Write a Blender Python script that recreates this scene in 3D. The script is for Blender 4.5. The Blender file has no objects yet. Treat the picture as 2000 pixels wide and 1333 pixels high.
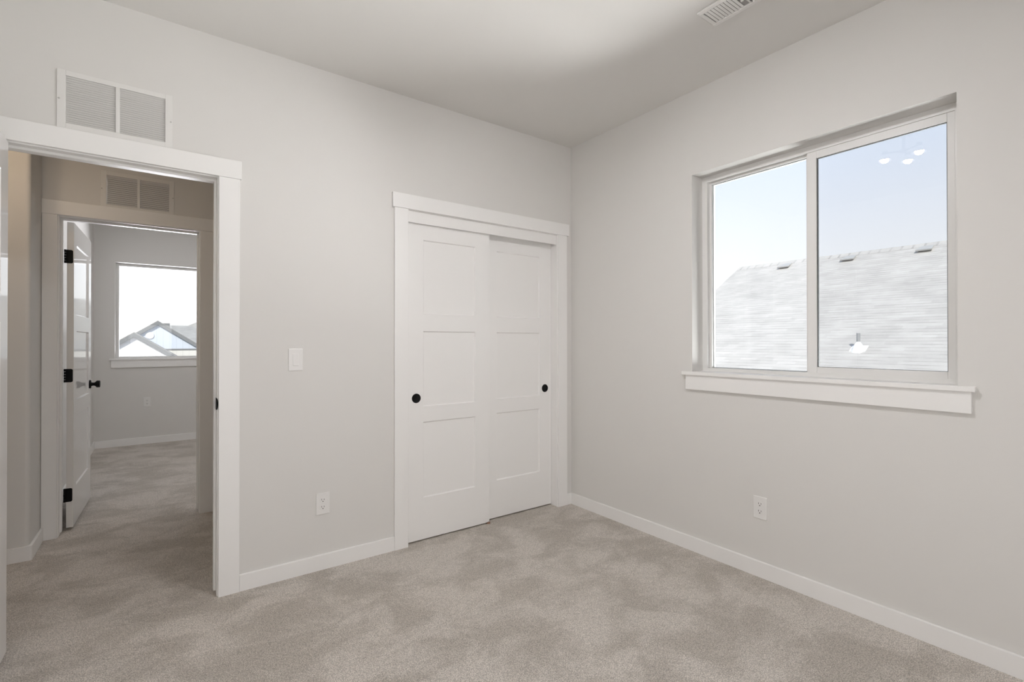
import bpy, bmesh, math, random
from mathutils import Vector, Matrix

random.seed(4)
C = bpy.context.scene
COL = C.collection

# ------------------------------------------------------------------ camera
cd = bpy.data.cameras.new('camera')
cam = bpy.data.objects.new('camera', cd)
COL.objects.link(cam)
cd.sensor_fit = 'HORIZONTAL'
cd.sensor_width = 36.0
cd.lens = 950.56 / 2000 * 36.0
cd.shift_y = -2.15 / 2000
cd.clip_start = 0.02
cd.clip_end = 400
_f = Vector((0.58767282, 0.80908404, 0.0048658))
_r = Vector((0.80909564, -0.58767644, -0.00079916))
_u = _r.cross(_f)
M = Matrix.Identity(4)
for i in range(3):
    M[i][0], M[i][1], M[i][2] = _r[i], _u[i], -_f[i]
M[0][3], M[1][3], M[2][3] = -2.58021, -2.77490, 1.24108
cam.matrix_world = M
C.camera = cam

# ------------------------------------------------------------------ view
C.view_settings.view_transform = 'Standard'
C.view_settings.look = 'None'
C.view_settings.gamma = 1.0
C.view_settings.exposure = 0.0
C.view_settings.use_curve_mapping = False
C.cycles.max_bounces = 12
C.cycles.diffuse_bounces = 8
C.cycles.glossy_bounces = 4
C.cycles.transparent_max_bounces = 12
C.cycles.sample_clamp_indirect = 6.0
C.cycles.caustics_reflective = False
C.cycles.caustics_refractive = False

# ------------------------------------------------------------------ sky
W = bpy.data.worlds.new('sky')
C.world = W
W.use_nodes = True
nt = W.node_tree
nt.nodes.clear()
tc = nt.nodes.new('ShaderNodeTexCoord')
sx = nt.nodes.new('ShaderNodeSeparateXYZ')
rp = nt.nodes.new('ShaderNodeValToRGB')
els = rp.color_ramp.elements
els[0].position, els[0].color = 0.0, (1.10, 1.10, 1.10, 1)
els[1].position, els[1].color = 1.0, (0.30, 0.48, 0.85, 1)
e = els.new(0.14); e.color = (1.02, 1.04, 1.11, 1)
e = els.new(0.32); e.color = (0.84, 0.93, 1.12, 1)
mx = nt.nodes.new('ShaderNodeMath'); mx.operation = 'MAXIMUM'; mx.inputs[1].default_value = 0
pw = nt.nodes.new('ShaderNodeMath'); pw.operation = 'POWER'; pw.inputs[1].default_value = 2.0
ma = nt.nodes.new('ShaderNodeMath'); ma.operation = 'MULTIPLY_ADD'
ma.inputs[1].default_value = 0.45; ma.inputs[2].default_value = 1.0
bg = nt.nodes.new('ShaderNodeBackground')
wo = nt.nodes.new('ShaderNodeOutputWorld')
nt.links.new(tc.outputs['Generated'], sx.inputs[0])
nt.links.new(sx.outputs['Z'], rp.inputs['Fac'])
nt.links.new(sx.outputs['Y'], mx.inputs[0])
nt.links.new(mx.outputs[0], pw.inputs[0])
nt.links.new(pw.outputs[0], ma.inputs[0])
nt.links.new(rp.outputs['Color'], bg.inputs['Color'])
nt.links.new(ma.outputs[0], bg.inputs['Strength'])
nt.links.new(bg.outputs[0], wo.inputs['Surface'])

# ------------------------------------------------------------------ sun
sd = bpy.data.lights.new('sun', 'SUN')
sd.energy = 5.0
sd.angle = math.radians(0.6)
sd.color = (1.0, 0.97, 0.92)
sun = bpy.data.objects.new('sun', sd)
COL.objects.link(sun)
sun.rotation_euler = Vector((-0.52, -0.55, 0.66)).to_track_quat('Z', 'Y').to_euler()


# ------------------------------------------------------------------ added area lamps standing in for sunlight bounced off the roofs outside
def area_fill(name, loc, aim, sx_, sy_, power, col):
    d = bpy.data.lights.new(name, 'AREA')
    d.shape = 'RECTANGLE'
    d.size, d.size_y = sx_, sy_
    d.energy = power
    d.color = col
    o = bpy.data.objects.new(name, d)
    COL.objects.link(o)
    o.location = loc
    o.rotation_euler = (Vector(loc) - Vector(aim)).to_track_quat('Z', 'Y').to_euler()
    return o


area_fill('roof_bounce_fill', (1.90, -2.60, 0.50), (-0.4, -1.50, 2.60), 3.0, 0.9, 300.0, (1.0, 1.0, 1.0))
area_fill('far_roof_bounce_fill', (-2.1, 6.6, 0.50), (-2.1, 3.6, 2.60), 2.6, 0.9, 530.0, (0.98, 0.965, 1.03))

# added fill lamp, unseen behind the camera, imitating a bounced flash
area_fill('rear_fill_light', (-2.05, -3.44, 0.90), (-2.10, 0.0, 0.45), 2.3, 1.6, 21.0, (1.0, 1.0, 1.03))

# lamp strengths (radiance of the bulbs)
BEDROOM_BULB = (735.0, (1.0, 0.975, 0.985))
HALL_BULB = (140.0, (1.0, 0.76, 0.53))
FAR_FILL_BULB = (115.0, (1.0, 0.98, 0.96))


# ------------------------------------------------------------------ materials
def new_mat(name):
    m = bpy.data.materials.new(name)
    m.use_nodes = True
    n = m.node_tree
    return m, n, n.nodes['Principled BSDF']


def N(n, typ, **kw):
    x = n.nodes.new(typ)
    for k, v in kw.items():
        if k in x.inputs:
            x.inputs[k].default_value = v
        else:
            setattr(x, k, v)
    return x


def paint(name, col, rough, bump=0.0, scale=180.0, spec=0.5, var=0.0):
    m, n, b = new_mat(name)
    b.inputs['Base Color'].default_value = (*col, 1)
    b.inputs['Roughness'].default_value = rough
    b.inputs['Specular IOR Level'].default_value = spec
    if bump or var:
        co = N(n, 'ShaderNodeNewGeometry')
        ns = N(n, 'ShaderNodeTexNoise', Scale=scale, Detail=3.0)
        n.links.new(co.outputs['Position'], ns.inputs['Vector'])
        if bump:
            bp = N(n, 'ShaderNodeBump', Strength=bump, Distance=0.0015)
            n.links.new(ns.outputs['Fac'], bp.inputs['Height'])
            n.links.new(bp.outputs['Normal'], b.inputs['Normal'])
        if var:
            mr = N(n, 'ShaderNodeMapRange')
            mr.inputs['To Min'].default_value = rough - var
            mr.inputs['To Max'].default_value = rough + var
            n.links.new(ns.outputs['Fac'], mr.inputs['Value'])
            n.links.new(mr.outputs[0], b.inputs['Roughness'])
    return m


WALL = paint('wall_paint', (0.720, 0.708, 0.686), 0.62, 0.10, 240, 0.35)
CEIL = paint('ceiling_paint', (0.720, 0.708, 0.686), 0.75, 0.15, 160, 0.25)
TRIM = paint('trim_enamel', (0.865, 0.858, 0.845), 0.34, 0.03, 60, 0.45)
DOOR = paint('door_enamel', (0.85, 0.843, 0.83), 0.065, 0.008, 40, 0.7)
PLAST = paint('white_plastic', (0.80, 0.79, 0.775), 0.35, 0.0, 60, 0.5)
VINYL = paint('white_vinyl', (0.80, 0.795, 0.78), 0.38, 0.02, 80, 0.45)
METALW = paint('white_enamelled_metal', (0.77, 0.76, 0.74), 0.42, 0.02, 80, 0.4)
BLACK = paint('matte_black_metal', (0.004, 0.004, 0.004), 0.55, 0.02, 300, 0.15)
DARK = paint('dark_void', (0.05, 0.047, 0.043), 0.8)
DUCT_SHADE = paint('duct_shade_grey', (0.32, 0.31, 0.30), 0.6)  # grey standing in for the shade inside the ducts
GASK = paint('grey_gasket', (0.06, 0.065, 0.065), 0.6)
SLOT = paint('dark_slot', (0.09, 0.085, 0.08), 0.6)
GUIDE = paint('brown_nylon', (0.30, 0.17, 0.11), 0.5, 0.02, 90)
FASC = paint('grey_fascia', (0.22, 0.222, 0.22), 0.6, 0.05, 30)
GALV = paint('galvanised_metal', (0.86, 0.87, 0.88), 0.42, 0.05, 60)
SCREW = paint('painted_screw', (0.52, 0.51, 0.50), 0.5, 0.01, 90)
HOOD = paint('taupe_metal_hood', (0.43, 0.42, 0.40), 0.6, 0.03, 40)
PIPE = paint('grey_pipe', (0.27, 0.275, 0.28), 0.5, 0.02, 40)
CONC = paint('pale_concrete', (0.42, 0.41, 0.39), 0.85, 0.2, 12)
SOCK = paint('black_socket', (0.012, 0.012, 0.012), 0.4, 0.01, 90)


def carpet_mat():
    m, n, b = new_mat('cut_pile_carpet')
    L = n.links.new
    co = N(n, 'ShaderNodeNewGeometry')
    # tufts
    tuft = N(n, 'ShaderNodeTexNoise', Scale=290.0, Detail=3.0, Roughness=0.7)
    L(co.outputs['Position'], tuft.inputs['Vector'])
    vor = N(n, 'ShaderNodeTexVoronoi', Scale=215.0)
    L(co.outputs['Position'], vor.inputs['Vector'])
    # pile lay (footprints and vacuum passes): patches with soft, slightly streaked edges
    mp = N(n, 'ShaderNodeMapping')
    mp.inputs['Rotation'].default_value = (0, 0, math.radians(28))
    mp.inputs['Scale'].default_value = (1.0, 1.35, 1.0)
    L(co.outputs['Position'], mp.inputs['Vector'])
    lay = N(n, 'ShaderNodeTexNoise', Scale=2.9, Detail=9.0, Roughness=0.64, Distortion=0.5)
    L(mp.outputs[0], lay.inputs['Vector'])
    lr = N(n, 'ShaderNodeValToRGB')
    lr.color_ramp.elements[0].position = 0.42
    lr.color_ramp.elements[0].color = (0.875, 0.868, 0.858, 1)
    lr.color_ramp.elements[1].position = 0.57
    lr.color_ramp.elements[1].color = (1.10, 1.10, 1.11, 1)
    L(lay.outputs['Fac'], lr.inputs['Fac'])
    cr = N(n, 'ShaderNodeValToRGB')
    q = cr.color_ramp.elements
    q[0].position, q[0].color = 0.30, (0.27, 0.238, 0.203, 1)
    q[1].position, q[1].color = 0.68, (0.96, 0.915, 0.865, 1)
    x = q.new(0.50); x.color = (0.79, 0.735, 0.668, 1)
    L(tuft.outputs['Fac'], cr.inputs['Fac'])
    vr = N(n, 'ShaderNodeMapRange')
    vr.inputs['From Min'].default_value = 0.0
    vr.inputs['From Max'].default_value = 0.7
    vr.inputs['To Min'].default_value = 1.12
    vr.inputs['To Max'].default_value = 0.66
    L(vor.outputs['Distance'], vr.inputs['Value'])
    m1 = N(n, 'ShaderNodeMix', data_type='RGBA', blend_type='MULTIPLY')
    m1.inputs['Factor'].default_value = 1.0
    L(cr.outputs['Color'], m1.inputs[6])
    L(lr.outputs['Color'], m1.inputs[7])
    m2 = N(n, 'ShaderNodeMix', data_type='RGBA', blend_type='MULTIPLY')
    m2.inputs['Factor'].default_value = 1.0
    L(m1.outputs[2], m2.inputs[6])
    L(vr.outputs[0], m2.inputs[7])
    L(m2.outputs[2], b.inputs['Base Color'])
    b.inputs['Roughness'].default_value = 0.95
    b.inputs['Specular IOR Level'].default_value = 0.08
    bp = N(n, 'ShaderNodeBump', Strength=0.7, Distance=0.006)
    L(tuft.outputs['Fac'], bp.inputs['Height'])
    L(bp.outputs['Normal'], b.inputs['Normal'])
    return m


CARPET = carpet_mat()


def glass_mat():
    m = bpy.data.materials.new('window_glass')
    m.use_nodes = True
    n = m.node_tree
    n.nodes.clear()
    o = N(n, 'ShaderNodeOutputMaterial')
    t = N(n, 'ShaderNodeBsdfTransparent')
    t.inputs['Color'].default_value = (0.965, 0.975, 0.97, 1)
    g = N(n, 'ShaderNodeBsdfGlossy')
    g.inputs['Roughness'].default_value = 0.0
    g.inputs['Color'].default_value = (0.95, 0.95, 0.95, 1)
    fr = N(n, 'ShaderNodeFresnel', IOR=1.45)
    mix = N(n, 'ShaderNodeMixShader')
    n.links.new(fr.outputs[0], mix.inputs[0])
    n.links.new(t.outputs[0], mix.inputs[1])
    n.links.new(g.outputs[0], mix.inputs[2])
    n.links.new(mix.outputs[0], o.inputs['Surface'])
    return m


GLASS = glass_mat()


def screen_mat():
    m = bpy.data.materials.new('insect_mesh')
    m.use_nodes = True
    n = m.node_tree
    n.nodes.clear()
    o = N(n, 'ShaderNodeOutputMaterial')
    t = N(n, 'ShaderNodeBsdfTransparent')
    d = N(n, 'ShaderNodeBsdfDiffuse')
    d.inputs['Color'].default_value = (0.10, 0.10, 0.10, 1)
    mix = N(n, 'ShaderNodeMixShader')
    mix.inputs[0].default_value = 0.075
    n.links.new(t.outputs[0], mix.inputs[1])
    n.links.new(d.outputs[0], mix.inputs[2])
    n.links.new(mix.outputs[0], o.inputs['Surface'])
    return m


SCREEN = screen_mat()


def bulb_mat(name, spec):
    m = bpy.data.materials.new(name)
    m.use_nodes = True
    n = m.node_tree
    n.nodes.clear()
    o = N(n, 'ShaderNodeOutputMaterial')
    em = N(n, 'ShaderNodeEmission')
    em.inputs['Strength'].default_value = spec[0]
    em.inputs['Color'].default_value = (*spec[1], 1)
    n.links.new(em.outputs[0], o.inputs['Surface'])
    return m


def shingle_mat(name, c1, c2, cl):
    m, n, b = new_mat(name)
    L = n.links.new
    uv = N(n, 'ShaderNodeUVMap')
    br = N(n, 'ShaderNodeTexBrick')
    br.offset = 0.37
    br.inputs['Scale'].default_value = 1.0
    br.inputs['Brick Width'].default_value = 0.27
    br.inputs['Row Height'].default_value = 0.088
    br.inputs['Mortar Size'].default_value = 0.0
    br.inputs['Color1'].default_value = (*c1, 1)
    br.inputs['Color2'].default_value = (*c2, 1)
    br.inputs['Mortar'].default_value = (*cl, 1)
    L(uv.outputs[0], br.inputs['Vector'])
    # thin course lines under each butt edge, broken up along the row
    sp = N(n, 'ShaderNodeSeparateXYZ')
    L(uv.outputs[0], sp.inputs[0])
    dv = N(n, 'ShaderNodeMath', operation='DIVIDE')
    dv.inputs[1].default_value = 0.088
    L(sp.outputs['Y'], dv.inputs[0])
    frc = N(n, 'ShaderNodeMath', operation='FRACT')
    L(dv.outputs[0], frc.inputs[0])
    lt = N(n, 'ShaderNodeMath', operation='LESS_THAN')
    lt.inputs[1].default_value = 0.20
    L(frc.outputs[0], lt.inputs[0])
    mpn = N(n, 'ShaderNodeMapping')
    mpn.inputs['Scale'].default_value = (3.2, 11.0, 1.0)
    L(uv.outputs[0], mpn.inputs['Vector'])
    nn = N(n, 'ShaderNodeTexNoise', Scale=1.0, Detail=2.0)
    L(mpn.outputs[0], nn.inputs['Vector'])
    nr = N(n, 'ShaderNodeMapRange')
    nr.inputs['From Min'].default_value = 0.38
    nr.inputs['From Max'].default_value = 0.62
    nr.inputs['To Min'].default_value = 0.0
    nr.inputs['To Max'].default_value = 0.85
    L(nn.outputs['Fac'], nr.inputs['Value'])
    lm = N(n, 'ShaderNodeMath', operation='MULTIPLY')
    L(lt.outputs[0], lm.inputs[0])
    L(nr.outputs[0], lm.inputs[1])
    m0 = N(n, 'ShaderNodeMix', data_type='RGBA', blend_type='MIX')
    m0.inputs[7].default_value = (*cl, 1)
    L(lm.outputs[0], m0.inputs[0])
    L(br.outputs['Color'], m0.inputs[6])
    ns = N(n, 'ShaderNodeTexNoise', Scale=1.6, Detail=4.0, Roughness=0.6)
    L(uv.outputs[0], ns.inputs['Vector'])
    mr = N(n, 'ShaderNodeMapRange')
    mr.inputs['From Min'].default_value = 0.3
    mr.inputs['From Max'].default_value = 0.7
    mr.inputs['To Min'].default_value = 0.90
    mr.inputs['To Max'].default_value = 1.08
    L(ns.outputs['Fac'], mr.inputs['Value'])
    m1 = N(n, 'ShaderNodeMix', data_type='RGBA', blend_type='MULTIPLY')
    m1.inputs['Factor'].default_value = 1.0
    L(m0.outputs[2], m1.inputs[6])
    L(mr.outputs[0], m1.inputs[7])
    L(m1.outputs[2], b.inputs['Base Color'])
    b.inputs['Roughness'].default_value = 0.92
    b.inputs['Specular IOR Level'].default_value = 0.15
    return m


SHING = shingle_mat('pale_asphalt_shingles', (0.455, 0.434, 0.406), (0.51, 0.487, 0.457), (0.33, 0.314, 0.293))
SHINGF = shingle_mat('beige_asphalt_shingles', (0.33, 0.32, 0.30), (0.37, 0.36, 0.34), (0.28, 0.27, 0.26))


def siding_mat(name, col):
    m, n, b = new_mat(name)
    L = n.links.new
    co = N(n, 'ShaderNodeNewGeometry')
    wv = N(n, 'ShaderNodeTexWave', Scale=1.3, Distortion=0.0)
    wv.wave_profile = 'SAW'
    L(co.outputs['Position'], wv.inputs['Vector'])
    cr = N(n, 'ShaderNodeValToRGB')
    cr.color_ramp.elements[0].position = 0.0
    cr.color_ramp.elements[0].color = tuple(c * 0.86 for c in col) + (1,)
    cr.color_ramp.elements[1].position = 0.14
    cr.color_ramp.elements[1].color = (*col, 1)
    L(wv.outputs['Fac'], cr.inputs['Fac'])
    L(cr.outputs['Color'], b.inputs['Base Color'])
    b.inputs['Roughness'].default_value = 0.7
    return m


SIDW = siding_mat('white_board_siding', (0.78, 0.77, 0.76))
SID_SHADED = siding_mat('shaded_board_siding', (0.62, 0.66, 0.72))  # the gable's shade is put into this bluish siding colour
SIDC = siding_mat('cream_siding', (0.74, 0.71, 0.65))


# ------------------------------------------------------------------ mesh helpers
def bx(bm, x0, x1, y0, y1, z0, z1):
    v = [bm.verts.new(p) for p in ((x0, y0, z0), (x1, y0, z0), (x1, y1, z0), (x0, y1, z0),
                                   (x0, y0, z1), (x1, y0, z1), (x1, y1, z1), (x0, y1, z1))]
    for f in ((0, 3, 2, 1), (4, 5, 6, 7), (0, 1, 5, 4), (1, 2, 6, 5), (2, 3, 7, 6), (3, 0, 4, 7)):
        bm.faces.new([v[i] for i in f])
    return v


def prism(bm, poly, axis, a0, a1):
    """extrude a 2D polygon along an axis: axis 0 -> poly is (y,z); 1 -> (x,z); 2 -> (x,y)"""
    def P(p, a):
        if axis == 0:
            return (a, p[0], p[1])
        if axis == 1:
            return (p[0], a, p[1])
        return (p[0], p[1], a)
    A = [bm.verts.new(P(p, a0)) for p in poly]
    B = [bm.verts.new(P(p, a1)) for p in poly]
    bm.faces.new(A)
    bm.faces.new(B[::-1])
    n = len(poly)
    for i in range(n):
        bm.faces.new((A[i], B[i], B[(i + 1) % n], A[(i + 1) % n]))


def lathe(bm, prof, mat, seg=32):
    """revolve (r, h) points about local z, then transform by mat"""
    rings = []
    for r, h in prof:
        if r < 1e-6:
            rings.append([bm.verts.new(mat @ Vector((0, 0, h)))])
        else:
            rings.append([bm.verts.new(mat @ Vector((r * math.cos(2 * math.pi * k / seg), r * math.sin(2 * math.pi * k / seg), h)))
                          for k in range(seg)])
    for a, b in zip(rings, rings[1:]):
        for k in range(seg):
            k2 = (k + 1) % seg
            if len(a) == 1 and len(b) == 1:
                continue
            if len(a) == 1:
                bm.faces.new((a[0], b[k], b[k2]))
            elif len(b) == 1:
                bm.faces.new((a[k], b[0], a[k2]))
            else:
                bm.faces.new((a[k], b[k], b[k2], a[k2]))


def tube(bm, p, q, r, seg=14):
    p, q = Vector(p), Vector(q)
    d = q - p
    m = Matrix.Translation(p) @ d.to_track_quat('Z', 'Y').to_matrix().to_4x4()
    lathe(bm, [(0, 0), (r, 0), (r, d.length), (0, d.length)], m, seg)


def obj(name, bm, mat, parent=None, bevel=0.0, smooth=False, seg=2):
    bmesh.ops.recalc_face_normals(bm, faces=bm.faces[:])
    me = bpy.data.meshes.new(name)
    bm.to_mesh(me)
    bm.free()
    me.materials.append(mat)
    if smooth:
        for p in me.polygons:
            p.use_smooth = True
    o = bpy.data.objects.new(name, me)
    COL.objects.link(o)
    if parent:
        o.parent = parent
        o.matrix_parent_inverse = Matrix.Translation(-parent.location) if parent.rotation_euler.z == 0 else parent.matrix_basis.inverted()
    if bevel:
        b = o.modifiers.new('edge', 'BEVEL')
        b.width = bevel
        b.segments = seg
        b.limit_method = 'ANGLE'
        b.angle_limit = math.radians(40)
    if smooth:
        e = o.modifiers.new('split', 'EDGE_SPLIT')
        e.split_angle = math.radians(40)
    return o


def boxes(name, lst, mat, parent=None, bevel=0.0):
    bm = bmesh.new()
    for b in lst:
        bx(bm, *b)
    return obj(name, bm, mat, parent, bevel)


def tag(o, label=None, cat=None, group=None, kind=None):
    if label:
        o['label'] = label
    if cat:
        o['category'] = cat
    if group:
        o['group'] = group
    if kind:
        o['kind'] = kind
    return o


def empty(name, loc):
    o = bpy.data.objects.new(name, None)
    o.empty_display_size = 0.1
    o.location = loc
    COL.objects.link(o)
    return o


def struct(o, label, cat):
    return tag(o, label, cat, None, 'structure')


def wall(name, axis, a0, a1, d0, d1, z0, z1, holes, mat=None):
    """a wall of thickness d0..d1 running a0..a1 along x (axis 'x') or y (axis 'y'), with rectangular openings (a0,a1,z0,z1)"""
    bm = bmesh.new()
    A = sorted({a0, a1, *[h[0] for h in holes], *[h[1] for h in holes]})
    Z = sorted({z0, z1, *[h[2] for h in holes], *[h[3] for h in holes]})

    def solid(i, j):
        if i < 0 or j < 0 or i >= len(A) - 1 or j >= len(Z) - 1:
            return False
        a, z = (A[i] + A[i + 1]) / 2, (Z[j] + Z[j + 1]) / 2
        return not any(h[0] < a < h[1] and h[2] < z < h[3] for h in holes)

    def P(a, d, z):
        return bm.verts.new((a, d, z) if axis == 'x' else (d, a, z))

    def quad(*p):
        bm.faces.new([P(*q) for q in p])
    for i in range(len(A) - 1):
        for j in range(len(Z) - 1):
            if not solid(i, j):
                continue
            l, r, b, t = A[i], A[i + 1], Z[j], Z[j + 1]
            quad((l, d0, b), (r, d0, b), (r, d0, t), (l, d0, t))
            quad((l, d1, b), (l, d1, t), (r, d1, t), (r, d1, b))
            if not solid(i - 1, j):
                quad((l, d0, b), (l, d0, t), (l, d1, t), (l, d1, b))
            if not solid(i + 1, j):
                quad((r, d0, b), (r, d1, b), (r, d1, t), (r, d0, t))
            if not solid(i, j - 1):
                quad((l, d0, b), (l, d1, b), (r, d1, b), (r, d0, b))
            if not solid(i, j + 1):
                quad((l, d0, t), (r, d0, t), (r, d1, t), (l, d1, t))
    bmesh.ops.remove_doubles(bm, verts=bm.verts[:], dist=1e-5)
    return obj(name, bm, mat or WALL)


H = 2.743

# ------------------------------------------------------------------ shell
struct(boxes('floor', [(-6.1, 0.17, -3.62, 4.87, -0.25, 0.0)], CARPET),
       'greige cut-pile carpet with faint vacuum marks running through bedroom, hallway and far room', 'carpet floor')
struct(boxes('ceiling', [(-6.1, 0.17, -3.62, 4.87, H, H + 0.2)], CEIL), 'matte pale grey painted ceiling', 'ceiling')

# bedroom
struct(wall('wall_left', 'x', -3.37, 0.0, 0.0, 0.12, -0.01, H,
            [(-3.127, -2.33, -0.02, 2.068), (-1.372, -0.125, -0.02, 2.068), (-2.905, -2.552, 2.168, 2.378)]),
       'pale greige wall holding the open doorway and the sliding closet', 'wall')
struct(wall('wall_right', 'y', -3.62, 4.87, 0.0, 0.17, -3.2, H, [(-2.249, -1.055, 1.046, 2.242)]),
       'pale greige wall with the sliding window overlooking a shingle roof', 'wall')
struct(wall('wall_side', 'y', -3.62, 0.0, -3.37, -3.25, -0.01, H, []), 'bedroom side wall behind the open door', 'wall')
struct(wall('wall_rear', 'x', -3.25, 0.0, -3.62, -3.50, -0.01, H, []), 'bedroom wall opposite the closet', 'wall')

# hallway and closet
bm = bmesh.new()
arc = [(-3.197 + 0.022 * math.sin(a), 1.122 - 0.022 * math.cos(a)) for a in [math.pi / 2 * k / 8 for k in range(9)]]
prism(bm, [(-6.0, 1.10)] + arc + [(-3.175, 1.552), (-6.0, 1.552)], 2, -0.01, H)
struct(obj('wall_hall_corner', bm, WALL), 'hallway wall with a rounded corner beside the far doorway', 'wall')
struct(wall('wall_hall', 'x', -3.175, -1.33, 1.432, 1.552, -0.01, H,
            [(-3.115, -2.32, -0.02, 2.068), (-2.87, -2.515, 2.158, 2.364)]),
       'warm lit hallway wall above the far doorway', 'wall')
struct(wall('wall_hall_end', 'y', 0.12, 1.10, -6.1, -6.0, -0.01, H, []), 'end wall of the hallway', 'wall')
struct(wall('wall_hall_side', 'y', 0.12, 1.432, -1.45, -1.33, -0.01, H, []), 'hallway wall beside the closet', 'wall')
struct(wall('wall_hall_front', 'x', -6.0, -3.37, 0.0, 0.12, -0.01, H, []), 'hallway wall running on past the bedroom', 'wall')
struct(wall('wall_closet', 'x', -1.33, 0.0, 0.75, 0.87, -0.01, H, []), 'back wall inside the closet', 'wall')

# far room
struct(wall('wall_back', 'x', -3.315, 0.0, 4.70, 4.87, -3.2, H, [(-3.0, -1.2, 1.03, 2.205)]),
       'shaded grey end wall of the far room holding its window', 'wall')
struct(wall('wall_back_left', 'y', 1.552, 4.70, -3.315, -3.195, -0.01, H, []), 'far room wall behind the open door', 'wall')
struct(wall('wall_far_front', 'x', -1.33, 0.0, 1.432, 1.552, -0.01, H, []), 'far room wall beside its doorway', 'wall')


# ------------------------------------------------------------------ baseboards
def baseboard(name, lst, label):
    o = boxes(name, lst, TRIM, None, 0.003)
    return struct(o, label, 'baseboard')


BH = 0.083
baseboard('baseboard_left', [(-2.2525, -1.44, -0.014, 0.0, -0.004, BH)], 'white baseboard between the doorway and the closet')
baseboard('baseboard_corner', [(-0.055, -0.001, -0.014, 0.0, -0.004, BH)], 'short white baseboard between closet and room corner')
baseboard('baseboard_right', [(-0.014, 0.0, -3.50, -0.0145, -0.004, BH)], 'long white baseboard under the window wall')
baseboard('baseboard_rear', [(-3.236, -0.0145, -3.50, -3.486, -0.004, BH)], 'white baseboard on the wall opposite the closet')
baseboard('baseboard_side', [(-3.25, -3.236, -3.50, -0.001, -0.004, BH)], 'white baseboard on the wall behind the bedroom door')
bm = bmesh.new()
prism(bm, [(-5.99, 1.0999), (-3.197, 1.0999)] + [(-3.197 + 0.022 * math.sin(a), 1.122 - 0.022 * math.cos(a)) for a in [math.pi / 2 * k / 6 for k in range(1, 7)]]
      + [(-3.175, 1.43), (-3.161, 1.43), (-3.161, 1.092), (-3.167, 1.086), (-5.99, 1.086)], 2, -0.004, BH)
struct(obj('baseboard_hall', bm, TRIM, None, 0.002), 'white baseboard wrapping the rounded hallway corner', 'baseboard')
baseboard('baseboard_back', [(-3.181, -0.001, 4.686, 4.70, -0.004, BH)], 'white baseboard below the far room window')
baseboard('baseboard_back_left', [(-3.195, -3.181, 1.66, 4.70, -0.004, BH)], 'white baseboard on the far room wall behind its door')


# ------------------------------------------------------------------ door casings
def casing_set(name, label, y, s, xo0, xi0, xi1, xo1, xh0, xh1, zb, zt, th=0.016):
    """header plus two side casings standing s*th off the wall plane y"""
    def Y(t):
        a, b = y, y + s * t
        return (min(a, b), max(a, b))
    hd = boxes(name, [(xh0, xh1, *Y(th + 0.003), zb, zt)], TRIM, None, 0.0015)
    struct(hd, label, 'door trim')
    boxes('side_casing', [(xo0, xi0, *Y(th), -0.004, zb - 0.0005)], TRIM, hd, 0.002)
    boxes('side_casing', [(xi1, xo1, *Y(th), -0.004, zb - 0.0005)], TRIM, hd, 0.002)
    return hd


# bedroom doorway
t1 = casing_set('trim_1', 'white flat door casing around the open bedroom doorway', 0.0, -1,
                -3.2035, -3.1135, -2.3430, -2.2525, -3.2155, -2.246, 2.0555, 2.1450)
JL, JR, JT = -3.108, -2.3485, 2.050
boxes('jamb', [(JL - 0.018, JL, -0.0005, 0.1205, -0.004, JT + 0.018), (JR, JR + 0.018, -0.0005, 0.1205, -0.004, JT + 0.018),
               (JL, JR, -0.0005, 0.1205, JT, JT + 0.018)], TRIM, t1, 0.001)
boxes('door_stop', [(JL, JL + 0.011, 0.037, 0.070, 0.016, JT - 0.011), (JR - 0.011, JR, 0.037, 0.070, 0.016, JT - 0.011),
                    (JL, JR, 0.037, 0.070, JT - 0.011, JT)], TRIM, t1, 0.0015)
bm = bmesh.new()
pl = [(0.034, 0.940 - 0.0285), (0.034, 0.940 + 0.0285)]
pl += [(0.004 - 0.016 * math.sin(a), 0.940 + 0.0285 * math.cos(a)) for a in [math.pi * k / 14 for k in range(15)]]
prism(bm, pl, 0, JR - 0.0025, JR + 0.0005)
prism(bm, [(JR - 0.002 + 0.0072 * math.sin(a), 0.940 + 0.0285 * math.cos(a)) for a in [math.pi * k / 14 for k in range(15)]], 1, -0.0045, -0.0002)
tag(obj('strike_plate', bm, BLACK, t1), 'black strike plate on the door jamb')

# closet opening
t2 = casing_set('trim_2', 'white flat casing around the sliding closet', 0.0, -1,
                -1.440, -1.353, -0.142, -0.055, -1.452, -0.033, 2.0535, 2.1420)
CL, CR = -1.3485, -0.1465
boxes('jamb', [(CL - 0.018, CL, -0.0005, 0.1205, -0.004, 2.068), (CR, CR + 0.018, -0.0005, 0.1205, -0.004, 2.068),
               (CL, CR, -0.0005, 0.1205, 2.050, 2.068)], TRIM, t2, 0.001)
boxes('track_cover', [(CL, CR, 0.004, 0.016, 1.980, 2.050)], TRIM, t2, 0.001)
tag(boxes('floor_guide', [(-0.762, -0.738, 0.016, 0.075, 0.0, 0.0065), (-0.758, -0.742, 0.012, 0.02, 0.0, 0.011)], GUIDE, t2), 'small brown floor guide under the closet doors')

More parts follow.
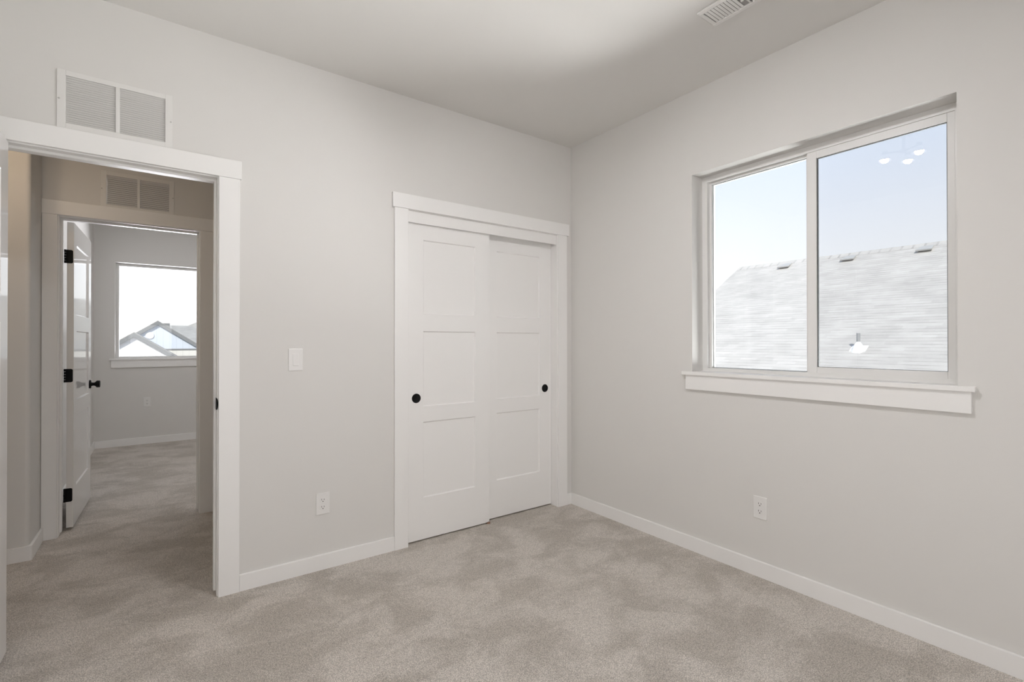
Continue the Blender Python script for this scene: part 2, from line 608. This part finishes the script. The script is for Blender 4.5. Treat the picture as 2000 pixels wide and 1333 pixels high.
# far doorway
t3 = casing_set('trim_3', 'white casing around the far doorway across the hallway', 1.432, -1,
                -3.1735, -3.1000, -2.3370, -2.2500, -3.1745, -2.238, 2.0555, 2.1450)
KL, KR = -3.0950, -2.3420
boxes('jamb', [(KL - 0.018, KL, 1.4315, 1.5525, -0.004, 2.068), (KR, KR + 0.018, 1.4315, 1.5525, -0.004, 2.068),
               (KL, KR, 1.4315, 1.5525, 2.050, 2.068)], TRIM, t3, 0.001)
boxes('door_stop', [(KL, KL + 0.011, 1.480, 1.514, 0.016, 2.039), (KR - 0.011, KR, 1.480, 1.514, 0.016, 2.039),
                    (KL, KR, 1.480, 1.514, 2.039, 2.050)], TRIM, t3, 0.0015)
boxes('side_casing', [(-3.189, -3.100, 1.552, 1.568, -0.004, 2.055)], TRIM, t3, 0.002)
boxes('side_casing', [(-2.337, -2.250, 1.552, 1.568, -0.004, 2.055)], TRIM, t3, 0.002)


# ------------------------------------------------------------------ panel doors
def door_mesh(w, z0, z1, t, xs, zs, rec=0.0085, sl=0.005):
    """three-panel leaf: local x along the width, y 0..t thickness, z up; xs = panel (x0,x1), zs = list of panel (z0,z1)"""
    bm = bmesh.new()
    X = [0, xs[0], xs[1], w]
    Z = [z0] + [v for p in zs for v in p] + [z1]
    for face in (0, 1):
        def P(x, d, z):
            return bm.verts.new((x, d if face == 0 else t - d, z))
        for i in range(3):
            for j in range(len(Z) - 1):
                l, r, b, u = X[i], X[i + 1], Z[j], Z[j + 1]
                if i == 1 and j % 2 == 1:
                    o = [(l, 0, b), (r, 0, b), (r, 0, u), (l, 0, u)]
                    q = [(l + sl, rec, b + sl), (r - sl, rec, b + sl), (r - sl, rec, u - sl), (l + sl, rec, u - sl)]
                    bm.faces.new([P(*p) for p in q])
                    for k in range(4):
                        k2 = (k + 1) % 4
                        bm.faces.new([P(*o[k]), P(*o[k2]), P(*q[k2]), P(*q[k])])
                else:
                    bm.faces.new([P(*p) for p in ((l, 0, b), (r, 0, b), (r, 0, u), (l, 0, u))])
    for a, b in (((0, z0), (w, z0)), ((w, z0), (w, z1)), ((w, z1), (0, z1)), ((0, z1), (0, z0))):
        # side strips follow the same vertex rows so that the leaf is closed
        if a[0] == b[0]:
            zz = Z if b[1] > a[1] else Z[::-1]
            pts = [(a[0], v) for v in zz]
        else:
            xx = X if b[0] > a[0] else X[::-1]
            pts = [(v, a[1]) for v in xx]
        for p, q in zip(pts, pts[1:]):
            bm.faces.new([bm.verts.new(v) for v in ((p[0], 0, p[1]), (p[0], t, p[1]), (q[0], t, q[1]), (q[0], 0, q[1]))])
    bmesh.ops.remove_doubles(bm, verts=bm.verts[:], dist=1e-5)
    return bm


PZ = [(0.268, 0.742), (0.839, 1.311), (1.418, 1.884)]


def finger_pull(parent, x, y, z):
    bm = bmesh.new()
    m = Matrix.Translation((x, y, z)) @ Matrix.Rotation(math.radians(90), 4, 'X')
    lathe(bm, [(0, 0.0006), (0.0225, 0.0006), (0.0245, 0.0016), (0.0265, 0.0026), (0.029, 0.0020), (0.0295, 0.0004), (0.0295, -0.002)], m, 40)
    o = obj('finger_pull', bm, BLACK, None, 0, True)
    o.parent = parent
    return tag(o, 'round black recessed finger pull')


# closet doors (front one on the left track)
d3 = obj('door_3', door_mesh(0.605, 0.008, 2.03, 0.035, (0.111, 0.494), PZ), TRIM, None, 0.001)
d3.location = (-1.347, 0.022, 0)
struct(d3, 'left white three-panel sliding closet door, in front of its neighbour', 'closet door')
finger_pull(d3, 0.063, -0.0003, 0.893)
d4 = obj('door_4', door_mesh(0.606, 0.008, 2.03, 0.035, (0.1045, 0.4945), PZ), TRIM, None, 0.001)
d4.location = (-0.7545, 0.0665, 0)
struct(d4, 'right white three-panel sliding closet door, set behind its neighbour', 'closet door')
finger_pull(d4, 0.5455, -0.0003, 0.893)


def knob(parent, x, y, z, s):
    """rose, waisted neck and flat round knob on the face y, pointing along s*y"""
    bm = bmesh.new()
    m = Matrix.Translation((x, y, z)) @ Matrix.Rotation(math.radians(-90 * s), 4, 'X')
    lathe(bm, [(0, 0.0), (0.033, 0.0), (0.033, 0.006), (0.030, 0.009), (0.016, 0.011), (0.0125, 0.018), (0.0125, 0.028), (0.017, 0.036),
               (0.0255, 0.041), (0.0270, 0.044), (0.0270, 0.061), (0.0255, 0.063), (0, 0.064)], m, 40)
    o = obj('door_knob', bm, BLACK, None, 0, True)
    o.parent = parent
    return tag(o, 'matte black round knob')


def hinge(parent, z, t, jx, jy):
    """leaf on the hinge edge (local x = 0), knuckle at the corner"""
    bm = bmesh.new()
    h, r = 0.0445, 0.010
    pts = [(-0.004, z - h), (t - 0.004 - r, z - h)]
    pts += [(t - 0.004 - r + r * math.sin(a), z - h + r - r * math.cos(a)) for a in [math.pi / 2 * k / 6 for k in range(1, 7)]]
    pts += [(t - 0.004 - r + r * math.cos(a), z + h - r + r * math.sin(a)) for a in [math.pi / 2 * k / 6 for k in range(0, 7)]]
    pts += [(-0.004, z + h)]
    prism(bm, [(jy(p[0]), p[1]) for p in pts], 0, -0.0022, 0.0006)
    o = obj('hinge', bm, BLACK)
    o.parent = parent
    tag(o, 'black rounded-corner hinge leaf')
    bm = bmesh.new()
    for k, (a, b) in enumerate(((-1, -0.62), (-0.58, -0.22), (-0.18, 0.18), (0.22, 0.58), (0.62, 1))):
        tube(bm, (jx, jy(-0.008), z + a * h), (jx, jy(-0.008), z + b * h), 0.0058 if k % 2 == 0 else 0.0052, 14)
    kn = obj('hinge_knuckle', bm, BLACK, None, 0, True)
    kn.parent = o
    return o


# bedroom door, swung open at the left edge of the doorway
PZD = [(0.268, 0.742), (0.848, 1.320), (1.430, 1.905)]
d1 = obj('door_1', door_mesh(0.750, 0.012, 2.043, 0.035, (0.11, 0.640), PZD), DOOR, None, 0.001)
d1.matrix_world = Matrix.Translation((-3.067, -0.024, 0)) @ Matrix.Rotation(math.radians(-90), 4, 'Z') @ Matrix.Translation((0, -0.035, 0))
# local x -> -y, local y -> +x
struct(d1, 'white three-panel bedroom door swung wide open, cut off by the picture edge', 'door')
knob(d1, 0.690, 0.035, 0.915, 1)
knob(d1, 0.690, 0.0, 0.915, -1)
for hz in (0.23, 1.022, 1.813):
    hinge(d1, hz, 0.035, -0.004, lambda v: v)

# far room door
d2 = obj('door_2', door_mesh(0.745, 0.014, 2.043, 0.035, (0.11, 0.635), PZD), DOOR, None, 0.001)
d2.matrix_world = Matrix.Translation((-3.0725, 1.567, 0)) @ Matrix.Rotation(math.radians(88.2), 4, 'Z') @ Matrix.Translation((0, -0.035, 0))
# local x -> +y, local y -> -x ; visible face is local y = 0 (towards +x)
struct(d2, 'white three-panel door standing open into the far room', 'door')
knob(d2, 0.685, 0.0, 0.915, -1)
knob(d2, 0.685, 0.035, 0.915, 1)
for hz in (0.23, 1.022, 1.813):
    hinge(d2, hz, 0.035, -0.004, lambda v: 0.035 - v)

# ------------------------------------------------------------------ bedroom window
w1 = empty('window_1', (0.106, -1.652, 1.046))
struct(w1, 'white vinyl sliding window with sill and apron, shingle roof outside', 'window')


def ring_x(x0, x1, ya, yb, za, zb, l, r, b, t):
    """rectangular ring in the yz plane; ya > yb (left to right as seen)"""
    return [(x0, x1, ya - l, ya, za, zb), (x0, x1, yb, yb + r, za, zb),
            (x0, x1, yb + r, ya - l, za, za + b), (x0, x1, yb + r, ya - l, zb - t, zb)]


boxes('window_frame', ring_x(0.106, 0.168, -1.0555, -2.2485, 1.067, 2.2415, 0.033, 0.027, 0.018, 0.0325)
      + ring_x(0.132, 0.160, -1.0885, -1.655, 1.085, 2.209, 0.013, 0.02, 0.001, 0.011)
      + ring_x(0.150, 0.166, -1.0885, -1.655, 1.085, 2.209, 0.016, 0.02, 0.004, 0.014), VINYL, w1, 0.0018)
sash = boxes('sash', ring_x(0.109, 0.131, -1.6475, -2.2215, 1.078, 2.2085, 0.0445, 0.0255, 0.037, 0.037), VINYL, w1, 0.0018)
boxes('gasket', ring_x(0.1165, 0.1265, -1.6915, -2.1955, 1.1145, 2.1720, 0.004, 0.0025, 0.002, 0.003), GASK, sash)
boxes('pane', [(0.1185, 0.1195, -2.194, -1.694, 1.116, 2.170)], GLASS, sash)
boxes('pane', [(0.147, 0.148, -1.660, -1.100, 1.085, 2.198)], GLASS, w1)
sc = boxes('insect_screen', [(0.1625, 0.1628, -2.2215, -1.650, 1.085, 2.209)], SCREEN, w1)
tag(sc, 'fine grey insect screen behind the right sash')
bm = bmesh.new()
prism(bm, [(-0.030, -2.304), (-0.030, -1.001), (-0.0001, -1.001), (-0.0001, -1.0558), (0.108, -1.0558), (0.108, -2.2485), (-0.0001, -2.2485), (-0.0001, -2.304)], 2, 1.0465, 1.0668)
obj('window_sill', bm, TRIM, w1, 0.0015)
boxes('apron', [(-0.018, -0.0001, -2.291, -1.0195, 0.960, 1.0464)], TRIM, w1, 0.0015)

# ------------------------------------------------------------------ far room window
w2 = empty('window_2', (-2.1, 4.81, 1.03))
struct(w2, 'white framed window in the far room, bright sky and gables outside', 'window')


def ring_y(y0, y1, xa, xb, za, zb, l, r, b, t):
    return [(xa, xa + l, y0, y1, za, zb), (xb - r, xb, y0, y1, za, zb),
            (xa + l, xb - r, y0, y1, za, za + b), (xa + l, xb - r, y0, y1, zb - t, zb)]


boxes('window_frame', ring_y(4.806, 4.868, -2.9995, -1.2005, 1.049, 2.2045, 0.031, 0.031, 0.020, 0.031)
      + [(-2.10, -2.05, 4.81, 4.86, 1.069, 2.1735)], VINYL, w2, 0.002)
boxes('pane', [(-2.972, -2.095, 4.836, 4.837, 1.065, 2.177)], GLASS, w2)
boxes('pane', [(-2.055, -1.228, 4.836, 4.837, 1.065, 2.177)], GLASS, w2)
bm = bmesh.new()
prism(bm, [(-3.052, 4.67), (-1.148, 4.67), (-1.148, 4.6999), (-1.2005, 4.6999), (-1.2005, 4.81), (-2.9995, 4.81), (-2.9995, 4.6999), (-3.052, 4.6999)], 2, 1.0305, 1.0490)
obj('window_sill', bm, TRIM, w2, 0.0015)
boxes('apron', [(-3.036, -1.164, 4.682, 4.6999, 0.940, 1.0303)], TRIM, w2, 0.0015)


# ------------------------------------------------------------------ return air grilles
def return_grille(y, x0, x1, z0, z1, g, label, depth, nsl=21):
    """steel grille on wall plane y facing -y; g = ((xa,xb),(xc,xd)), z range of the louvres"""
    root = empty('return_air_grille', ((x0 + x1) / 2, y, z0))
    tag(root, label, 'air grille', 'return air grilles above the doors')
    ga, gb, gz0, gz1 = g
    f = [(x0, ga[0], y - 0.006, y, z0, z1), (ga[1], gb[0], y - 0.006, y, gz0, gz1), (gb[1], x1, y - 0.006, y, z0, z1),
         (ga[0], gb[1], y - 0.006, y, gz1, z1), (ga[0], gb[1], y - 0.006, y, z0, gz0)]
    boxes('frame', f, METALW, root, 0.0012)
    for a, b in (ga, gb):
        bm = bmesh.new()
        st = (gz1 - gz0) / nsl
        for k in range(nsl):
            z = gz0 + (k + 0.5) * st
            # blade, outer edge high, inner edge low
            prism(bm, [(y - 0.0045, z + st * 0.28), (y + 0.0030, z - st * 0.34), (y + 0.0038, z - st * 0.26), (y - 0.0037, z + st * 0.36)], 0, a - 0.001, b + 0.001)
        obj('louvre_panel', bm, METALW, root)
    boxes('shade_backing', [(ga[0] - 0.002, gb[1] + 0.002, y + depth - 0.004, y + depth, gz0 - 0.002, gz1 + 0.002)], DUCT_SHADE, root)  # added sheet, coloured as the shaded duct behind the blades
    for sx_, sz in ((x0 + 0.0065, (z0 + z1) / 2), (x1 - 0.0065, (z0 + z1) / 2)):
        bm = bmesh.new()
        lathe(bm, [(0, 0.0022), (0.0026, 0.0018), (0.0038, 0.0)], Matrix.Translation((sx_, y - 0.006, sz)) @ Matrix.Rotation(math.radians(90), 4, 'X'), 16)
        obj('screw', bm, SCREW, root, 0, True)
    return root


return_grille(0.0, -2.928, -2.529, 2.146, 2.3955, ((-2.900, -2.736), (-2.7215, -2.557), 2.172, 2.3725),
              'large white return air grille directly above the bedroom doorway', 0.10)
return_grille(1.432, -2.893, -2.493, 2.1455, 2.384, ((-2.863, -2.700), (-2.685, -2.522), 2.163, 2.358),
              'smaller-looking return air grille above the far doorway in the hallway', 0.10, 15)

# ------------------------------------------------------------------ ceiling register
cr_ = empty('ceiling_register', (-0.525, -1.634, H))
tag(cr_, 'white louvred supply air register on the ceiling above the window', 'air vent')
X0, X1, Y0, Y1 = -0.600, -0.450, -1.787, -1.481
z0 = H - 0.0095
boxes('frame', [(X0, X0 + 0.024, Y0, Y1, z0, H), (X1 - 0.024, X1, Y0, Y1, z0, H),
                (X0 + 0.024, X1 - 0.024, Y1 - 0.020, Y1, z0, H), (X0 + 0.024, X1 - 0.024, Y0, Y0 + 0.020, z0, H)], METALW, cr_, 0.004)
boxes('backing', [(X0 + 0.02, X1 - 0.02, Y0 + 0.015, Y1 - 0.015, H - 0.0012, H - 0.0002)], DUCT_SHADE, cr_)  # grey sheet imitates the shaded opening above the slats
for half in (0, 1):
    bm = bmesh.new()
    for k in range(9):
        yy = (-1.512 - k * 0.0150) if half == 0 else (-1.756 + k * 0.0150 + 0.0)
        if half == 1 and yy > -1.655:
            continue
        s = 1 if half == 0 else -1
        prism(bm, [(yy - s * 0.0048, H - 0.0055), (yy + s * 0.0050, H - 0.0092), (yy + s * 0.0053, H - 0.0084), (yy - s * 0.0045, H - 0.0047)], 0, X0 + 0.023, X1 - 0.023)
    obj('louvre_panel', bm, METALW, cr_)
boxes('damper_lever', [(-0.531, -0.525, -1.662, -1.650, H - 0.018, H - 0.001)], METALW, cr_, 0.001)


# ------------------------------------------------------------------ switch and outlets
def facing(axis, a, d, z):
    """frame of a wall plate: local x to the right as seen, local y up, local z out of the wall"""
    if axis == 'left':      # wall plane y = d, facing -y
        return Matrix(((1, 0, 0, a), (0, 0, -1, d), (0, 1, 0, z), (0, 0, 0, 1)))
    return Matrix(((0, 0, -1, d), (-1, 0, 0, a), (0, 1, 0, z), (0, 0, 0, 1)))   # wall plane x = d, facing -x


def plate_part(name, parent, m, lst, mat, bevel=0.0):
    bm = bmesh.new()
    for b in lst:
        bx(bm, *b)
    o = obj(name, bm, mat, None, bevel)
    o.parent = parent
    return o


def wall_plate(name, label, cat, m):
    root = bpy.data.objects.new(name, None)
    COL.objects.link(root)
    root.empty_display_size = 0.05
    root.matrix_world = m
    return tag(root, label, cat)


s = wall_plate('light_switch', 'white rocker light switch on the wall right of the doorway', 'light switch', facing('left', -1.9895, 0.0, 1.1495))
plate_part('cover_plate', s, None, [(-0.0355, 0.0355, -0.0585, 0.0585, 0, 0.0055)], PLAST, 0.0022)
bm = bmesh.new()
prism(bm, [(-0.0315, 0.003), (-0.0315, 0.0105), (0.0, 0.0075), (0.0315, 0.0062), (0.0315, 0.003)], 0, -0.0145, 0.0145)
r_ = obj('rocker', bm, PLAST, None, 0.001)
r_.parent = s


def outlet(label, m):
    root = wall_plate('power_outlet', label, 'power outlet', m)
    root['group'] = 'duplex wall outlets'
    plate_part('cover_plate', root, None, [(-0.0355, 0.0355, -0.0585, 0.0585, 0, 0.0055)], PLAST, 0.0022)
    for dz in (0.0195, -0.0195):
        bm = bmesh.new()
        pts = [(0.0165 * math.cos(a), dz + max(-0.0135, min(0.0135, 0.0168 * math.sin(a)))) for a in [2 * math.pi * k / 40 for k in range(40)]]
        prism(bm, pts, 2, 0.004, 0.0066)
        f = obj('socket_face', bm, PLAST, None, 0.0004)
        f.parent = root
        sl = plate_part('slots', f, None, [(-0.0077, -0.0053, dz - 0.001, dz + 0.0075, 0.006, 0.0069), (0.0053, 0.0077, dz - 0.001, dz + 0.0065, 0.006, 0.0069)], SLOT)
        bm = bmesh.new()
        lathe(bm, [(0, 0.0069), (0.0028, 0.0069), (0.0028, 0.006)], Matrix.Translation((0, dz - 0.0075, 0)), 16)
        g = obj('ground_hole', bm, DARK)
        g.parent = f
    bm = bmesh.new()
    lathe(bm, [(0, 0.0068), (0.0022, 0.0064), (0.003, 0.0055)], Matrix.Identity(4), 16)
    q = obj('screw', bm, PLAST)
    q.parent = root
    return root


outlet('white duplex outlet low on the wall between doorway and closet', facing('left', -1.8497, 0.0, 0.358))
outlet('white duplex outlet low on the wall under the bedroom window', facing('right', -1.459, 0.0, 0.364))
outlet('small distant outlet below the far room window', facing('left', -2.692, 4.70, 0.512))


# ------------------------------------------------------------------ ceiling lights (the lamps that light the rooms)
def ceiling_light(name, label, x, y, zb, pts, r, spec):
    root = empty(name, (x, y, H))
    tag(root, label, 'ceiling light', 'three-bulb ceiling lights')
    bm = bmesh.new()
    lathe(bm, [(0, H - 0.028), (0.05, H - 0.028), (0.066, H - 0.018), (0.068, H - 0.0002), (0, H - 0.0002)], Matrix.Translation((x, y, 0)), 36)
    obj('canopy', bm, SOCK, root, 0, True)
    bm = bmesh.new()
    tube(bm, (x, y, H - 0.028), (x, y, zb + 0.045), 0.009)
    lathe(bm, [(0, -0.014), (0.018, -0.012), (0.022, 0.0), (0.018, 0.012), (0, 0.014)], Matrix.Translation((x, y, zb + 0.045)), 24)
    obj('stem', bm, SOCK, root, 0, True)
    bmat = bulb_mat(name + '_glow', spec)
    for px, py in pts:
        bm = bmesh.new()
        tube(bm, (x, y, zb + 0.045), (px, py, zb + 0.045), 0.006)
        tube(bm, (px, py, zb + 0.058), (px, py, zb + 0.026), 0.017, 20)
        a = obj('arm', bm, SOCK, root, 0, True)
        bm = bmesh.new()
        lathe(bm, [(0.0165, 0.031), (r + 0.015, -0.008), (r + 0.0165, -0.008), (0.0175, 0.033)], Matrix.Translation((px, py, zb)), 28)
        obj('cutoff_cup', bm, METALW, a, 0, True)  # cup added to keep the bulb's light off the ceiling
        bm = bmesh.new()
        bmesh.ops.create_uvsphere(bm, u_segments=24, v_segments=16, radius=r, matrix=Matrix.Translation((px, py, zb)))
        b = obj('bulb', bm, bmat, a, 0, True)
    return root


ceiling_light('ceiling_light', 'black three-bulb ceiling light mirrored in the right window pane', -1.477, -1.614, 2.560,
              [(-1.427, -1.714), (-1.575, -1.612), (-1.428, -1.517)], 0.025, BEDROOM_BULB)
ceiling_light('ceiling_light', 'hallway ceiling light out of view beside the bedroom doorway', -3.30, 0.46, 2.56,
              [(-3.20, 0.46), (-3.35, 0.55), (-3.35, 0.37)], 0.025, HALL_BULB)
ceiling_light('ceiling_light', 'added far room ceiling light, unseen, brightening the room', -1.35, 2.85, 2.56,
              [(-1.25, 2.85), (-1.40, 2.94), (-1.40, 2.76)], 0.025, FAR_FILL_BULB)  # lamp added to lift the far room's brightness

# ------------------------------------------------------------------ outdoors
struct(boxes('ground', [(-40, 60, -40, 90, -3.5, -3.2)], CONC), 'pale ground far below the windows', 'ground')


def slab_uv(o, fu):
    me = o.data
    uv = me.uv_layers.new(name='UVMap')
    for lp in me.loops:
        uv.data[lp.index].uv = fu(me.vertices[lp.vertex_index].co)


def roof_slab(name, pts, th, mat, parent, fu):
    """a sloped quad (4 points, top surface) given thickness downwards"""
    bm = bmesh.new()
    A = [bm.verts.new(p) for p in pts]
    B = [bm.verts.new((p[0], p[1], p[2] - th)) for p in pts]
    bm.faces.new(A)
    bm.faces.new(B[::-1])
    n = len(pts)
    for i in range(n):
        bm.faces.new((A[i], B[i], B[(i + 1) % n], A[(i + 1) % n]))
    o = obj(name, bm, mat, parent)
    slab_uv(o, fu)
    return o


# neighbour seen through the bedroom window: ridge along y, near slope faces us
RX, RZ, RS = 9.0, 3.075, 0.5863
YL, YR, EX = 3.624, -9.0, 3.30
k_ = math.sqrt(1 + RS * RS)
nb = empty('house', (9.0, -2.7, -3.2))
tag(nb, 'neighbouring house whose pale shingle roof fills the lower bedroom window', 'house')
RZR = 3.062


def rzx(x, y=0.0):
    return RZ - RS * (RX - x)


fu = lambda c: (c.y, (c.x - 3.0) * k_)
roof_slab('roof_slope', [(EX, YL, rzx(EX)), (RX, YL, RZ), (RX, YR, RZ), (EX, YR, rzx(EX))], 0.16, SHING, nb, fu)
roof_slab('roof_slope', [(RX, YL, RZ), (2 * RX - EX, YL, rzx(EX)), (2 * RX - EX, YR, rzx(EX)), (RX, YR, RZ)], 0.16, SHING, nb, fu)
bm = bmesh.new()
prism(bm, [(RX - 0.14, RZ - 0.14 * RS + 0.002), (RX, RZ + 0.012), (RX + 0.14, RZ - 0.14 * RS + 0.002), (RX, RZ - 0.02)], 1, YR, YL)
rc = obj('ridge_cap', bm, SHING, nb)
slab_uv(rc, lambda c: (c.x, c.y * 0.5))
bm = bmesh.new()
prism(bm, [(EX + 0.45, -3.2), (2 * RX - EX - 0.45, -3.2), (2 * RX - EX - 0.45, rzx(EX + 0.45) - 0.17), (RX, RZ - 0.17), (EX + 0.45, rzx(EX + 0.45) - 0.17)],
      1, YR + 0.3, YL - 0.35)
obj('house_walls', bm, SIDW, nb)


def roof_vent(y0, x0):
    """low slant-back vent; front lip at x0 (down-slope), y0..y0-w wide"""
    w, l, h = 0.235, 0.26, 0.062
    sdir = Vector((1, 0, RS)).normalized()
    nrm = Vector((-RS, 0, 1)).normalized()
    o3 = Vector((x0, y0, rzx(x0)))
    bm = bmesh.new()

    def P(a, b, c):
        return o3 + sdir * a + Vector((0, -b, 0)) + nrm * c
    # hood: open-looking front with an overhanging lip, sides sloping into the roof
    top = [P(-0.02, 0, h), P(-0.02, w, h), P(l, w - 0.03, 0.012), P(l, 0.03, 0.012)]
    low = [P(-0.02, 0, h - 0.026), P(-0.02, w, h - 0.026), P(l, w - 0.03, 0.0), P(l, 0.03, 0.0)]
    A = [bm.verts.new(p) for p in top]
    B = [bm.verts.new(p) for p in low]
    bm.faces.new(A)
    bm.faces.new(B[::-1])
    for i in range(4):
        bm.faces.new((A[i], B[i], B[(i + 1) % 4], A[(i + 1) % 4]))
    hood = obj('roof_vent', bm, HOOD, nb)
    bm = bmesh.new()
    q = [P(0.035, 0.02, 0.0), P(0.035, w - 0.02, 0.0), P(l - 0.05, w - 0.04, 0.0), P(l - 0.05, 0.04, 0.0)]
    t = [P(0.035, 0.02, h - 0.03), P(0.035, w - 0.02, h - 0.03), P(l - 0.05, w - 0.04, 0.02), P(l - 0.05, 0.04, 0.02)]
    A = [bm.verts.new(p) for p in t]
    B = [bm.verts.new(p) for p in q]
    bm.faces.new(A)
    bm.faces.new(B[::-1])
    for i in range(4):
        bm.faces.new((A[i], B[i], B[(i + 1) % 4], A[(i + 1) % 4]))
    obj('vent_throat', bm, SLOT, hood)
    return hood


for y0, x0 in ((2.545, 8.66), (1.30, 8.65), (0.085, 8.66)):
    roof_vent(y0, x0)
# plumbing vent
vb = Vector((5.68, 0.0, rzx(5.68)))
bm = bmesh.new()
tube(bm, vb + Vector((0, 0, -0.02)), vb + Vector((0, 0, 0.24)), 0.024, 20)
vp = obj('vent_pipe', bm, PIPE, nb, 0, True)
bm = bmesh.new()
lathe(bm, [(0.095, -0.05), (0.075, 0.03), (0.030, 0.105), (0.0245, 0.115)], Matrix.Translation(vb), 28)
sdir = Vector((1, 0, RS)).normalized(); nrm = Vector((-RS, 0, 1)).normalized()
cs = [vb + sdir * a + Vector((0, b, 0)) for a, b in ((-0.06, -0.10), (-0.06, 0.10), (0.10, 0.10), (0.10, -0.10))]
A = [bm.verts.new(p + nrm * 0.012) for p in cs]
B = [bm.verts.new(p + nrm * 0.001) for p in cs]
bm.faces.new(A); bm.faces.new(B[::-1])
for i in range(4):
    bm.faces.new((A[i], B[i], B[(i + 1) % 4], A[(i + 1) % 4]))
tag(obj('pipe_flashing', bm, GALV, vp), 'bright metal flashing cone')


# gabled houses beyond the far room window
def gable_house(label, xc, y, zp, sl, half, depth, wallmat, fas=0.30, over=0.35):
    root = empty('house', (xc, y + depth / 2, -3.2))
    tag(root, label, 'house', 'houses beyond the far window')
    ze = zp - sl * half
    bm = bmesh.new()
    hw = half - over
    prism(bm, [(xc - hw, -3.2), (xc + hw, -3.2), (xc + hw, zp - sl * hw - 0.12), (xc, zp - 0.12), (xc - hw, zp - sl * hw - 0.12)], 1, y + 0.07, y + depth)
    obj('house_walls', bm, wallmat, root)
    for s in (-1, 1):
        f2 = lambda c: (c.y, (c.x - xc) * 1.22)
        roof_slab('roof_slope', [(xc, y, zp), (xc + s * half, y, ze), (xc + s * half, y + depth, ze), (xc, y + depth, zp)], 0.10, SHINGF, root, f2)
        bm = bmesh.new()
        prism(bm, [(xc, zp - 0.03), (xc + s * half, ze - 0.03), (xc + s * half, ze - 0.03 - fas), (xc, zp - 0.03 - fas)], 1, y - 0.02, y + 0.06)
        obj('rake_board', bm, FASC, root)
    return root


g1 = gable_house('near pale gabled house at the lower left of the far window', -3.25, 18.0, 1.60, 0.70, 3.0, 5.8, SIDW, 0.13)
g2 = gable_house('taller gabled house, its shaded gable coloured bluish, behind the pale gable', -2.604, 24.0, 2.225, 0.70, 4.2, 4.6, SID_SHADED, 0.16)
boxes('band_board', [(-4.5, 1.0, 24.03, 24.09, 0.90, 0.96)], FASC, g2)
tag(boxes('lower_siding', [(-6.0, 0.8, 24.05, 24.09, -3.0, 0.90)], SIDC, g2), 'cream siding below the band board')
bm = bmesh.new()
lathe(bm, [(0, 0.03), (0.14, 0.03), (0.16, 0.0)], Matrix.Translation((-2.888, 24.068, 1.552)) @ Matrix.Rotation(math.radians(90), 4, 'X'), 28)
tag(obj('gable_disc', bm, PLAST, g2), 'round white disc on the gable')  # plain white disc fixed to the gable wall
bm = bmesh.new()
bx(bm, -2.42, -2.14, 25.6, 25.9, 1.4, 2.16)
obj('chimney', bm, FASC, g2)

# low roof and hipped roof further back
g3 = empty('house', (0.0, 34.0, -3.2))
tag(g3, 'beige hipped roof furthest back at the right of the far window', 'house', 'houses beyond the far window')
ze = -0.4
bm = bmesh.new()
vs = [bm.verts.new(p) for p in ((-2.7, 29.0, ze), (7.5, 29.0, ze), (7.5, 39.0, ze), (-2.7, 39.0, ze))]
a_, b_ = bm.verts.new((-2.7, 34.0, 2.30)), bm.verts.new((-1.09, 34.0, 2.31))
c_ = bm.verts.new((2.0, 34.0, 3.76)); d_ = bm.verts.new((3.4, 34.0, 3.76))
bm.faces.new((vs[0], vs[1], d_, c_, b_, a_))
bm.faces.new((vs[2], vs[3], a_, b_, c_, d_))
bm.faces.new((vs[1], vs[2], d_)); bm.faces.new((vs[3], vs[0], a_)); bm.faces.new(vs[::-1])
o = obj('roof', bm, SHINGF, g3)
slab_uv(o, lambda c: (c.x, c.y * 1.2))
boxes('house_walls', [(-2.4, 7.1, 29.4, 38.6, -3.2, ze - 0.01)], SIDC, g3)
